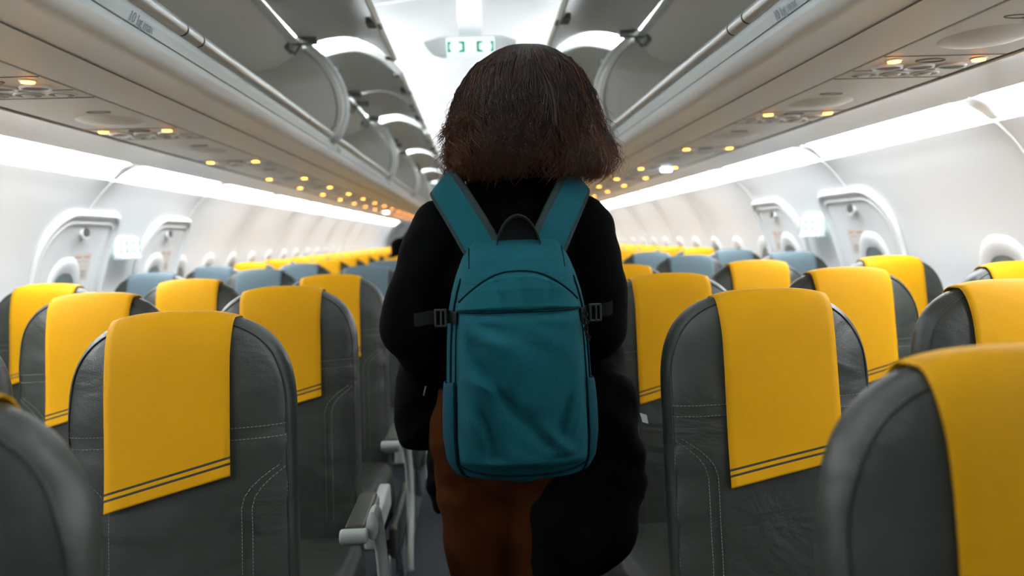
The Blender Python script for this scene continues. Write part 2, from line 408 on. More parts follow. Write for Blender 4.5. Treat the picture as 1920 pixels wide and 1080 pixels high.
for s in (-1, 1):
    sd = 'left' if s < 0 else 'right'
    t = empty('exit_sign', (s*(wx(.02)-.02), 4.19, CZ+.01))
    tag(t, 'lit exit sign on the %s wall between two overwing exit doors' % sd, 'exit sign', 'lit exit signs')
    bm = bmesh.new(); bx(bm, -.02, .012, -.115, .115, -.04, .045)
    o = link_bm('lit_panel', bm, 'signw', t, bevel=.006)
    sign_marks(t, lambda x, z: (-s*.0215 if s > 0 else .0135, x, z+.002), .00088)
    bm = bmesh.new(); bx(bm, -.022, .016, -.12, .12, -.058, -.042); link_bm('sign_tray', bm, 'blueband', t, bevel=.003)

# ------------------------------------------------------------------ overhead bins with open doors
bin_out = [(p.x, p.y) for p in catmull([(.855, .352, 0), (.80, .357, 0), (.74, .364, 0), (.68, .366, 0), (.645, .364, 0)], 3)]+[(.632, .3645), (.622, .368), (.613, .376), (.606, .388)]
band = [(.606, .388), (.600, .402), (.592, .418), (.588, .430)]
inner = [(.588, .430), (.592, .438), (.604, .441), (.72, .437), (1.10, .437), (1.16, .46), (1.18, .52), (1.17, .64), (1.10, .695)]+[(p.x, p.y) for p in catmull([(1.05, .70, 0), (.86, .705, 0), (.76, .735, 0), (.69, .80, 0)], 4)]
hinge = (.682, .806)
door_prof = [(p.x, p.y) for p in catmull([(.675, .806, 0), (.62, .828, 0), (.55, .842, 0), (.486, .842, 0), (.42, .822, 0), (.36, .785, 0), (.315, .735, 0)], 4)]
end_prof = [(.590, .425)]+[(p.x, p.y) for p in catmull([(.556, .455, 0), (.530, .52, 0), (.528, .59, 0), (.552, .67, 0), (.60, .745, 0), (.672, .81, 0)], 4)]+[(1.20, .82), (1.22, .42)]
L = 2.13
def make_bin(s, L=2.13, cuts=None, d1=1.19, text_y=.20):
    t = empty('overhead_bin', (0, 0, 0))
    tag(t, '', 'overhead bin', 'open overhead bins')
    bm = bmesh.new(); extrude_profile(bm, strip_solid(bin_out, -.008), .004, L-.004, s, closed=True, caps=True); link_bm('underside', bm, 'binout', t, smooth=True).modifiers.new('es', 'EDGE_SPLIT').split_angle = .9
    bm = bmesh.new(); tube(bm, [(s*.735, .01, CZ+.3635), (s*.735, L-.01, CZ+.3635)], .0018, 6); link_bm('seam', bm, 'midgrey', t)
    bm = bmesh.new(); extrude_profile(bm, strip_solid(band, -.008), .004, L-.004, s, closed=True, caps=True); b_ = link_bm('front_band', bm, 'blueband', t)
    bm = bmesh.new(); tube(bm, [(s*.6005, .01, CZ+.4005), (s*.6005, L-.01, CZ+.4005)], .0015, 6); link_bm('band_line', bm, 'midgrey', t)
    bm = bmesh.new(); extrude_profile(bm, strip_solid(inner, -.01), .004, L-.004, s, closed=True, caps=True); link_bm('lining', bm, 'binin', t, smooth=True).modifiers.new('es', 'EDGE_SPLIT').split_angle = .6
    # aluminium lip rail in three pieces joined by dark collars
    bm = bmesh.new(); ry = CZ+.446; rx = s*.586
    cuts = cuts or [.03, .36, .46, 1.58, L-.06]
    for i in range(4): cyl(bm, (rx, cuts[i]+.005, ry), .0155, cuts[i+1]-cuts[i]-.010, 'y', 18)
    r_ = link_bm('lip_rail', bm, 'rail', t, smooth=True); r_.modifiers.new('es', 'EDGE_SPLIT').split_angle = .7
    for i in (1, 2, 3):
        bm = bmesh.new(); cyl(bm, (rx, cuts[i]-.006, ry), .0148, .012, 'y', 16); link_bm('rail_collar', bm, 'groove' if i < 3 else 'midgrey', r_)
    # end panel
    bm = bmesh.new(); extrude_profile(bm, end_prof, L-.055, L+.0, s, closed=True, caps=True); e_ = link_bm('end_panel', bm, 'binin', t, bevel=.006, seg=3)
    bm = bmesh.new(); tube(bm, [(s*(x+.004), L-.028, CZ+z) for x, z in end_prof[:-2]], .026, 10, flat=(.55, 1)); link_bm('end_rim', bm, 'white', e_, smooth=True)
    bm = bmesh.new(); tube(bm, [(s*(x+.020+.006*(z > .5)), L-.057, CZ+z+(.012 if i < 3 else -.004)) for i, (x, z) in enumerate(end_prof[:-2])], .003, 6); link_bm('rim_groove', bm, 'midgrey', e_, smooth=True)
    # hinge strip
    bm = bmesh.new(); bx(bm, s*.676, s*.70, .02, L-.06, CZ+.786, CZ+.806); link_bm('hinge_strip', bm, 'white', t, bevel=.004)
    for (a, b_) in ((.22, d1), (d1+.025, L-.03)):
        bm = bmesh.new(); extrude_profile(bm, strip_solid(door_prof, -.022), a, b_, s, closed=True, caps=True)
        d = link_bm('door', bm, 'bindoor', t, bevel=.004); 
        for yy in (a+.012, b_-.012):
            bm = bmesh.new(); tube(bm, [(s*x, yy, CZ+z+.012) for x, z in door_prof], .013, 8, flat=(1, 1.1)); link_bm('door_rim', bm, 'white', d, smooth=True)
        for hy in (a+.14, b_-.14):
            bm = bmesh.new(); bx(bm, s*.60, s*.70, hy-.018, hy+.018, CZ+.785, CZ+.812); bx(bm, s*.70, s*.72, hy-.05, hy+.05, CZ+.76, CZ+.785)
            tube(bm, [(s*.66, hy, CZ+.79), (s*.70, hy+.035, CZ+.755)], .005, 6)
            link_bm('hinge_bracket', bm, 'bracket', d, bevel=.003)
        my = (a+b_)/2
        bm = bmesh.new(); bx(bm, s*.318, s*.352, my-.035, my+.035, CZ+.742, CZ+.765); tube(bm, [(s*.322, my-.05, CZ+.752), (s*.305, my-.02, CZ+.74), (s*.305, my+.02, CZ+.74), (s*.322, my+.05, CZ+.752)], .007, 6)
        link_bm('latch', bm, 'bracket', d, bevel=.003)
        for lz in (a+.05, b_-.05):
            bm = bmesh.new(); bx(bm, s*.318, s*.345, lz-.014, lz+.014, CZ+.738, CZ+.75); link_bm('bumper', bm, 'bracket', d, bevel=.003)
    cu = bpy.data.curves.new('load_text', 'FONT'); cu.body = '10 kg max'; cu.size = .026; cu.extrude = .0003; cu.align_x = 'CENTER'; cu.materials.append(M['ink2'])
    tmp = bpy.data.objects.new('load_lettering', cu); COL.objects.link(tmp)
    dg = bpy.context.evaluated_depsgraph_get(); dg.update(); me = bpy.data.meshes.new_from_object(tmp.evaluated_get(dg)); bpy.data.objects.remove(tmp)
    o = bpy.data.objects.new('load_lettering', me); COL.objects.link(o); o.parent = t
    n = Vector((-s*.93, 0, -.38)).normalized()
    tx = Vector((0, -1, 0)) if s > 0 else Vector((0, 1, 0)); ty = n.cross(tx)
    m4 = Matrix((tx, ty, n)).transposed().to_4x4(); m4.translation = Vector((s*.598, text_y, CZ+.4035))+n*.0012
    o.matrix_local = m4
    # cove lamp lying on top of the bin, lighting the ceiling
    return t
# the cove lamp is a lamp of its own on each bin top
def cove_lamp(s, y, label):
    t = empty('cove_light', (s*.76, y+L/2, CZ+.86)); tag(t, label, 'light', 'ceiling cove lights on the bin tops')
    bm = bmesh.new(); bx(bm, -.05, .05, -L/2+.02, L/2-.02, -.03, -.01); link_bm('tray', bm, 'white', t)
    bm = bmesh.new(); vs = [(-s*.05, 0), (-s*.03, .02), (s*.03, .022), (s*.045, -.005)]
    A = [bm.verts.new((x, -L/2+.03, z)) for x, z in vs]; B = [bm.verts.new((x, L/2-.03, z)) for x, z in vs]
    for i in range(3): bm.faces.new((A[i], A[i+1], B[i+1], B[i]))
    bm.faces.new(A); bm.faces.new(B[::-1]); bm.faces.new((A[3], A[0], B[0], B[3]))
    link_bm('tube', bm, 'cove', t)
bin_y = [.95-L, .95]+[3.50+L*k for k in range(6)]
for s in (-1, 1):
    sd = 'left' if s < 0 else 'right'; proto = None
    for k, y in enumerate(bin_y):
        if k == 0: lab = 'grey overhead bin on the %s beside the camera, its far end at the top edge' % sd
        elif k == 1: lab = 'nearest big open grey overhead bin on the %s with aluminium lip rail' % sd
        else: lab = 'open overhead bin on the %s, %s beyond the nearest big one' % (sd, ordw[k-2])
        if k == 1: o = make_bin(s, 2.55, [.03, .78, .88, 2.02, 2.49], 1.36, .60); o.location = (0, y, 0); o['label'] = lab
        elif proto is None: proto = make_bin(s); o = proto; o.location = (0, y, 0); o['label'] = lab
        else: o = dup(proto, (0, y, 0), lab)
        cove_lamp(s, y, 'cove light behind the raised doors of the %s %s bin, washing the ceiling' % (ordw[k], sd))

# ------------------------------------------------------------------ passenger service panels
def make_psu(s, pitch=.76):
    t = empty('service_panel'); zz = CZ+.352
    def q(x): return s*x
    bm = bmesh.new(); bx(bm, q(.864), q(1.128), .002, .24, zz, zz+.012); link_bm('control_panel', bm, 'psu', t, bevel=.002)
    bm = bmesh.new(); bx(bm, q(.864), q(1.128), .244, pitch-.002, zz, zz+.012); p2 = link_bm('blank_panel', bm, 'psu', t, bevel=.002)
    bm = bmesh.new()
    N = 28; rings = [(1, 0), (.8, -.006), (.5, -.010), (0.02, -.011)]; R_ = []
    for r, dz in rings: R_.append([bm.verts.new((q(.985)+.085*r*math.cos(2*math.pi*k/N), .60+.10*r*math.sin(2*math.pi*k/N), zz+dz+.0005)) for k in range(N)])
    for j in range(3):
        for k in range(N): bm.faces.new((R_[j][k], R_[j][(k+1) % N], R_[j+1][(k+1) % N], R_[j+1][k]))
    link_bm('speaker_bulge', bm, 'psu', p2, smooth=True)
    bm = bmesh.new(); tube(bm, [(q(.95)+.03*math.cos(a), .45+.012*math.sin(a), zz-.0005) for a in np.linspace(0, 2*math.pi, 24)[:-1]], .0012, 5, closed=True); link_bm('release_hole', bm, 'midgrey', p2)
    for x in (.905, 1.09):
        bm = bmesh.new(); cyl(bm, (q(x), .035, zz-.006), .013, .007, n=20); link_bm('sign_lamp', bm, 'amber', t)
        bm = bmesh.new(); tube(bm, [(q(x)+.015*math.cos(a), .035+.015*math.sin(a), zz-.001) for a in np.linspace(0, 2*math.pi, 20)[:-1]], .0025, 6, closed=True); link_bm('lamp_ring', bm, 'white', t, smooth=True)
    bm = bmesh.new(); tube(bm, [(q(.99)+.03*math.cos(a), .045+.018*math.sin(a), zz-.0005) for a in np.linspace(0, 2*math.pi, 24)[:-1]], .0022, 6, closed=True); link_bm('call_button_ring', bm, 'midgrey', t, smooth=True)
    for i in range(3):
        x = .925+i*.072
        bm = bmesh.new()
        tube(bm, [(q(x)+.030*math.cos(a), .105+.026*math.sin(a), zz-.002) for a in np.linspace(0, 2*math.pi, 24)[:-1]], .004, 6, closed=True)
        rl = link_bm('reading_light', bm, 'white', t, smooth=True)
        bm = bmesh.new(); cyl(bm, (q(x), .105, zz-.0025), .026, .002, n=20, sy=.85); link_bm('lens', bm, 'bracket', rl)
        bm = bmesh.new(); cyl(bm, (q(x)-.012*s, .190, zz-.003), .027, .003, n=20, sy=.9); g = link_bm('air_nozzle', bm, 'midgrey', t)
        bm = bmesh.new(); cyl(bm, (q(x)-.012*s, .190, zz-.0065), .010, .004, n=16, r2=.016); link_bm('nozzle_tip', bm, 'psu', g, bevel=.002)
        bm = bmesh.new(); tube(bm, [(q(x)-.012*s+.029*math.cos(a), .190+.026*math.sin(a), zz-.001) for a in np.linspace(0, 2*math.pi, 24)[:-1]], .003, 6, closed=True); link_bm('nozzle_ring', bm, 'psu', g, smooth=True)
    for yy in (.0, .146, .242):
        bm = bmesh.new(); bx(bm, q(.866), q(1.126), yy-.001, yy+.001, zz-.0012, zz+.002); link_bm('panel_line', bm, 'midgrey', t)
    return t
psu_y = [.95, 1.71, 2.47, 3.45, 4.42, 5.19]+[5.95+.76*k for k in range(13)]
for s in (-1, 1):
    sd = 'left' if s < 0 else 'right'; proto = None; P2 = None
    for k, y in enumerate(psu_y):
        pitch = psu_y[k+1]-y if k+1 < len(psu_y) else .76
        lab = 'service panel with two amber lamps above the %s seats, %s from the camera' % (sd, ordw[k])
        if pitch > .8:
            if P2 is None: P2 = make_psu(s, .975); o = P2; P2.location = (0, y, 0)
            else: o = dup(P2, (0, y, 0))
        else:
            if proto is None: proto = make_psu(s, .76); o = proto; o.location = (0, y, 0)
            else: o = dup(proto, (0, y, 0))
        tag(o, lab, 'service panel', 'overhead service panels')
# two reading lights that are switched on
for s, y in ((1, 4.42), (-1, 9.75)):
    bm = bmesh.new(); cyl(bm, (0, 0, -.012), .028, .012, n=20, sy=.9)
    o = link_bm('lit_reading_light', bm, 'cool', loc=(s*1.06, y+.105, CZ+.348))
    tag(o, 'bluish white reading light switched on under the %s service panels' % ('left' if s < 0 else 'right'), 'reading light')

# ------------------------------------------------------------------ seats
TOP, A_, B_, T0, NE = 1.116, .200, .19, .050, 2.8
HB = TOP-B_
def shear(h): return (h-1.03)*.13
def rr(x, h, a=A_, b=B_): return ((abs(x)/a)**NE+(max(0, h-HB)/b)**NE)**(1/NE)
def thick(r, T=T0): return T*(max(0, 1-r**5.0))**.42
def crease(x, h):
    e = abs(x)/A_
    g = .0022*math.sin(60*h+9*x+4*math.sin(14*x))*max(0, e-.45)*1.8
    g -= .0035*math.exp(-((h-(.905+.03*x))/.006)**2)
    # wing seam
    if h < .86:
        xs = .205-.083*(1-max(0, (h-.78)/.08)**2 if h > .78 else 1)
        g -= .004*math.exp(-((abs(x)-xs)/.005)**2)
    return g
def yfront(x, h, off=0): r = min(1, rr(x, h)); return shear(h)+T0-thick(r)-off-crease(x, h)*(1 if r < .97 else 0)
def build_backrest(parent):
    rs = [0, .1, .2, .3, .4, .5, .55, .6, .65, .7, .75, .8, .85, .89, .92, .95, .97, .985, .995, 1.0]
    lows = np.linspace(.38, HB, 34)[:-1]; ths = np.linspace(0, math.pi, 56)
    path = [('l', h) for h in lows]+[('c', t) for t in ths]+[('r', h) for h in lows[::-1]]
    def pt(r, k):
        if k[0] == 'l': return -A_*r, k[1]
        if k[0] == 'r': return A_*r, k[1]
        c, s_ = math.cos(math.pi-k[1]), math.sin(k[1]); q = (abs(c)**NE+abs(s_)**NE)**(-1/NE)
        return A_*r*c*q, HB+B_*r*s_*q
    vs = []; fs = []; n = len(path)
    order = [(r, 1) for r in rs]+[(r, -1) for r in rs[::-1][1:]]
    for r, sg in order:
        for k in path:
            x, h = pt(r, k); th = thick(r)
            y = (shear(h)+T0-th-(crease(x, h) if r < .97 else 0)) if sg > 0 else shear(h)+T0+th*1.25
            vs.append((x, y, h))
    for j in range(len(order)-1):
        for i in range(n-1): fs.append((j*n+i, (j+1)*n+i, (j+1)*n+i+1, j*n+i+1))
    return new_mesh('backrest', vs, fs, 'leather', parent)
def outline_pts(r, lo=.45, ya=None):
    out = [(-A_*r, h) for h in np.linspace(lo, HB, 12)[:-1]]
    for t in np.linspace(0, math.pi, 40):
        c, s_ = math.cos(math.pi-t), math.sin(t); q = (abs(c)**NE+abs(s_)**NE)**(-1/NE); out.append((A_*r*c*q, HB+B_*r*s_*q))
    return out+[(A_*r, h) for h in np.linspace(lo, HB, 12)[:-1][::-1]]
def build_cover(parent, m, slope=.26, low=.772):
    W2 = .107; xs = np.linspace(-W2, W2, 17); offs = [0, .004, .012, .019, .0232, .0295, .0337, .045, .06]; vs = []
    cols = []
    for x in xs:
        hc = low+slope*(x+W2); ht = HB+B_*(1-(abs(x)/A_)**NE)**(1/NE)+.0045
        c = []
        for o in offs: c.append((x, hc+o, 1))
        h1 = hc+offs[-1]
        for u in np.linspace(0, 1, 26)[1:]: c.append((x, h1+(ht-h1)*math.sin(u*math.pi/2)**.85, 1))
        for u in np.linspace(0, 1, 12)[1:]: c.append((x, ht-(ht-1.0)*(1-math.cos(u*math.pi/2)), -1))
        cols.append(c)
    n = len(cols[0])
    for c in cols:
        for (x, h, sg) in c:
            r = min(1, ((abs(x)/(A_+.01))**NE+(max(0, h-HB)/(B_+.0045))**NE)**(1/NE)); th = thick(r, T0+.005)
            flare = .004*math.exp(-max(0, h-.77)/.03)
            xx = x*(1+.015*math.exp(-((h-1.09)/.03)**2))
            wob = .0012*math.sin(22*h+15*x)
            vs.append((xx, shear(h)+T0-th-.0025-flare-wob if sg > 0 else shear(h)+T0+th*1.25, h))
    fs = []
    for i in range(len(xs)-1):
        for j in range(n-1): fs.append((i*n+j, (i+1)*n+j, (i+1)*n+j+1, i*n+j+1))
    o = new_mesh('headrest_cover', vs, fs, [m, 'stripe'], parent)
    for i, p in enumerate(o.data.polygons):
        if i % (n-1) in (3, 5): p.material_index = 1
    so = o.modifiers.new('sol', 'SOLIDIFY'); so.thickness = .002; so.offset = 0
    return o
def make_seat(side, aisle, cov):
    """side: sign of the side the outer armrest towards the aisle is on"""
    t = empty('airline_seat'); s = side
    br = build_backrest(t)
    bm = bmesh.new(); tube(bm, [(x, yfront(x, h)-.001, h) for x, h in outline_pts(.945, .42)], .0019, 6); link_bm('piping', bm, 'piping', br, smooth=True)
    # twin rows of stitches: along the cross seam and along the wing seams
    bm = bmesh.new()
    def stitches(pts, step=.0062, ln=.0042):
        acc = 0; 
        for a, b_ in zip(pts[:-1], pts[1:]):
            a = Vector(a); b_ = Vector(b_); d = b_-a; n = max(1, int(d.length/step))
            for i in range(n):
                p = a+d*(i+.2)/n; q = a+d*(i+.2+ln/step)/n
                t3 = tuple((v.x, yfront(v.x, v.y)-.0006, v.y) for v in (p, q))
                tube(bm, t3, .0007, 3)
    for dz in (.010, -.010): stitches([(x, .905+.03*x+dz) for x in np.linspace(-.19, .19, 8)])
    for sg in (-1, 1):
        for off in (.009, -.009):
            def xw(h): return .205-.083*(1-((h-.78)/.08)**2 if h > .78 else 1)
            stitches([(sg*min(.192, xw(h)+off), h) for h in list(np.linspace(.50, .78, 6))+[.80, .815, .83, .842, .85]])
        stitches([(sg*.196*1.0-sg*.008, h) for h in np.linspace(.5, .92, 8)])
    link_bm('stitching', bm, 'stitch', br)
    build_cover(t, cov)
    # cushion
    N = 26; vs = []; fs = []
    for j, (sc_, z) in enumerate(((.0, .30), (.9, .30), (.98, .315), (1, .34), (1, .40), (.975, .435), (.93, .452), (.8, .458), (.0, .462))):
        for k in range(N):
            a = 2*math.pi*k/N; c, sn = math.cos(a), math.sin(a); q = (abs(c)**5+abs(sn)**5)**(-1/5)
            vs.append((.222*sc_*c*q, -.27+.25*sc_*sn*q, z-.02*(-.27+.25*sc_*sn*q+.27)))
    for j in range(8):
        for k in range(N): fs.append((j*N+k, j*N+(k+1) % N, (j+1)*N+(k+1) % N, (j+1)*N+k))
    new_mesh('seat_cushion', vs, fs, 'leather', t)
    # frame and legs
    bm = bmesh.new(); tube(bm, [(-.25, -.12, .27), (.25, -.12, .27)], .016, 10); tube(bm, [(-.25, -.40, .27), (.25, -.40, .27)], .016, 10); link_bm('frame_beam', bm, 'metal', t, smooth=True)
    for yy, ye in ((-.38, -.42), (-.14, -.02)):
        bm = bmesh.new(); tube(bm, [(s*.215, yy, .27), (s*.215, (yy+ye)/2, .14), (s*.215, ye, .01)], [.014, .012, .016], 8); link_bm('leg', bm, 'metal', t, smooth=True)
    # armrest between this seat and the one nearer the aisle, or on the aisle
    ax = s*.258
    ar = empty('armrest'); ar.parent = t
    bm = bmesh.new(); bx(bm, ax-.021, ax+.021, -.52, -.29, .628, .640); link_bm('arm_pad', bm, 'armpad', ar, bevel=.008, seg=3)
    bm = bmesh.new(); bx(bm, ax-.023, ax+.023, -.53, -.27, .598, .628); bx(bm, ax-.016, ax+.016, -.30, .03, .50, .565); link_bm('arm_body', bm, 'armw', ar, bevel=.008, seg=3)
    bm = bmesh.new(); cyl(bm, (ax-.029, -.535, .622), .016, .058, 'x', 16); link_bm('end_cap', bm, 'armw', ar, bevel=.006, seg=3)
    if aisle:
        bm = bmesh.new(); xx = s*.296
        tube(bm, catmull([(xx, -.53, .640), (xx, -.46, .632), (xx, -.41, .56), (xx, -.38, .46), (xx, -.40, .37), (xx, -.47, .28), (xx, -.49, .22)], 5), .030, 12, flat=(.42, 1))
        link_bm('end_frame', bm, 'armw', t, smooth=True)
        bm = bmesh.new(); bx(bm, s*.235, s*.262, -.50, -.02, .26, .36); link_bm('side_shroud', bm, 'armpad', t, bevel=.01)
    return t
D = {0: (.675, .67), 1: (1.448, 1.51), 2: (2.23, 2.23), 3: (2.98, 2.98), 4: (3.95, 3.95), 5: (4.87, 4.87)}
for k in range(6, 19): D[k] = (5.66+.76*(k-6),)*2
XL = {'aisle': .535, 'middle': 1.043, 'window': 1.551}
protos = {}
rowname = lambda k: ('in the %s row from the camera' % ['', 'first full', 'second full', 'third full'][k] if k < 4 else
    'in the %s grey-covered exit row' % ('nearer' if k == 4 else 'farther') if k < 6 else
    'in the %s row beyond the grey-covered rows' % ordw[k-6])
for k in D:
    for s in (-1, 1):
        sd = 'left' if s < 0 else 'right'
        for pos in ('aisle', 'middle', 'window'):
            if (k == 0 and pos != 'aisle') or (k == 1 and pos == 'window'): continue
            cov = 'bluecov' if k in (4, 5) else 'yellow'
            lab = '%s %s seat with %s headrest cover %s' % (sd, pos, 'pale grey-blue' if cov == 'bluecov' else 'yellow', rowname(k)) if k else 'blurred dark grey aisle seat on the %s beside the camera, cut off by the frame' % sd
            x = XL[pos]*s; y = D[k][0 if s < 0 else 1]
            if k == 1 and s > 0: x = .545 if pos == 'aisle' else 1.053; y = 1.51 if pos == 'aisle' else 1.53
            if k == 1 and s < 0 and pos == 'aisle': x = -.535
            if k == 0: x = -.54 if s < 0 else .50
            key = (s, pos == 'aisle', cov)
            if key not in protos: protos[key] = make_seat(-s, pos == 'aisle', cov); o = protos[key]; o.location = (x, y, 0)
            else: o = dup(protos[key], (x, y, 0))
            tag(o, lab, 'seat', 'airline seats in rows')
            if k == 1 and pos == 'aisle':                       # these two covers hang a little differently
                for c in list(o.children):
                    if c.name.startswith('headrest_cover'): bpy.data.objects.remove(c)
                c = build_cover(o, cov, *((.26, .784) if s < 0 else (.20, .762))); c.location.x = -.010 if s < 0 else .014

# ------------------------------------------------------------------ people: volumes melted into one surface
def vol(bm, p0, p1, r0, r1, n=14, sx=1, sy=1):
    p0, p1 = Vector(p0), Vector(p1); d = p1-p0; l = max(d.length, 1e-5); d /= l
    a = d.orthogonal().normalized(); 
    if abs(d.z) > .6: a = (Vector((1, 0, 0))-d*d.x).normalized()
    b_ = d.cross(a); prof = []
    for k in range(6): t = math.pi/2*k/6; prof.append((-math.cos(t)*r0, math.sin(t)*r0))
    prof = prof+[(0, r0), (l, r1)]+[(l+math.sin(math.pi/2*k/6)*r1, math.cos(math.pi/2*k/6)*r1) for k in range(1, 6)]
    prof[0] = (-r0, 0)
    rings = []
    for (z, r) in prof[1:]:
        rings.append([bm.verts.new(p0+d*z+a*r*sx*math.cos(2*math.pi*k/n)+b_*r*sy*math.sin(2*math.pi*k/n)) for k in range(n)])
    e0 = bm.verts.new(p0-d*r0); e1 = bm.verts.new(p1+d*r1)
    for k in range(n): bm.faces.new((e0, rings[0][(k+1) % n], rings[0][k]))
    for j in range(len(rings)-1):
        for k in range(n): bm.faces.new((rings[j][k], rings[j][(k+1) % n], rings[j+1][(k+1) % n], rings[j+1][k]))
    for k in range(n): bm.faces.new((e1, rings[-1][k], rings[-1][(k+1) % n]))
def ell(bm, c, r, rot=None):
    m4 = Matrix.Translation(c) @ (rot.to_matrix().to_4x4() if rot else Matrix()) @ Matrix.Diagonal((*r, 1))
    bmesh.ops.create_uvsphere(bm, u_segments=22, v_segments=14, radius=1, matrix=m4)
def melt(name, bm, m, voxel, smooth=6, parent=None, noise=None, smf=.5):
    bmesh.ops.recalc_face_normals(bm, faces=bm.faces)
    me = bpy.data.meshes.new(name); bm.to_mesh(me); bm.free()
    o = bpy.data.objects.new(name, me); COL.objects.link(o)
    r = o.modifiers.new('r', 'REMESH'); r.mode = 'VOXEL'; r.voxel_size = voxel; r.use_smooth_shade = True
    if smooth: q = o.modifiers.new('s', 'SMOOTH'); q.iterations = smooth; q.factor = smf
    dg = bpy.context.evaluated_depsgraph_get(); dg.update()
    me2 = bpy.data.meshes.new_from_object(o.evaluated_get(dg)); o.modifiers.clear(); o.data = me2
    me2.materials.clear(); me2.materials.append(M[m]); me2.shade_smooth()
    if noise:
        for v in me2.vertices: v.co += v.normal*noise(v.co)
        me2.update()
    if parent: o.parent = parent
    return o
def fold(amp, sx, sy, sz, ph=0):
    return lambda c: amp*(math.sin(sx*c.x+sy*c.y+sz*c.z+ph+2*math.sin(9*c.x+11*c.z))*.6+math.sin(sx*1.7*c.x-sz*1.9*c.z+ph*2+3*math.sin(7*c.y+13*c.z))*.4)
def hand(bm, wrist, fwd, side, curl_dir, scale=1):
    """palm, four bent fingers of unequal length and a thumb; fwd/side/curl unit vectors"""
    w = Vector(wrist); f = Vector(fwd).normalized(); sd = Vector(side).normalized(); c = Vector(curl_dir).normalized()
    vol(bm, w, w+f*.03, .024, .026, sx=1, sy=1)
    for k, off in enumerate((-.028, -.009, .010, .028)):
        vol(bm, w+f*.02+sd*off*.7, w+f*.088+sd*off, .014, .011)
        l = (.040, .045, .042, .033)[k]; p = w+f*.088+sd*off; r = .0088
        q = p+(f*.75+c*.65).normalized()*l; vol(bm, p, q, r, r*.95)
        q2 = q+(f*.1+c).normalized()*l*.62; vol(bm, q, q2, r*.95, r*.88)
        q3 = q2+(-f*.6+c*.7).normalized()*l*.48; vol(bm, q2, q3, r*.88, r*.75)
    tb = w+f*.025-sd*.026; t1 = tb+(f*.6-sd*.7+c*.4).normalized()*.042; t2 = t1+(f*.8+c*.7).normalized()*.032
    vol(bm, tb, t1, .013, .011); vol(bm, t1, t2, .011, .0085)

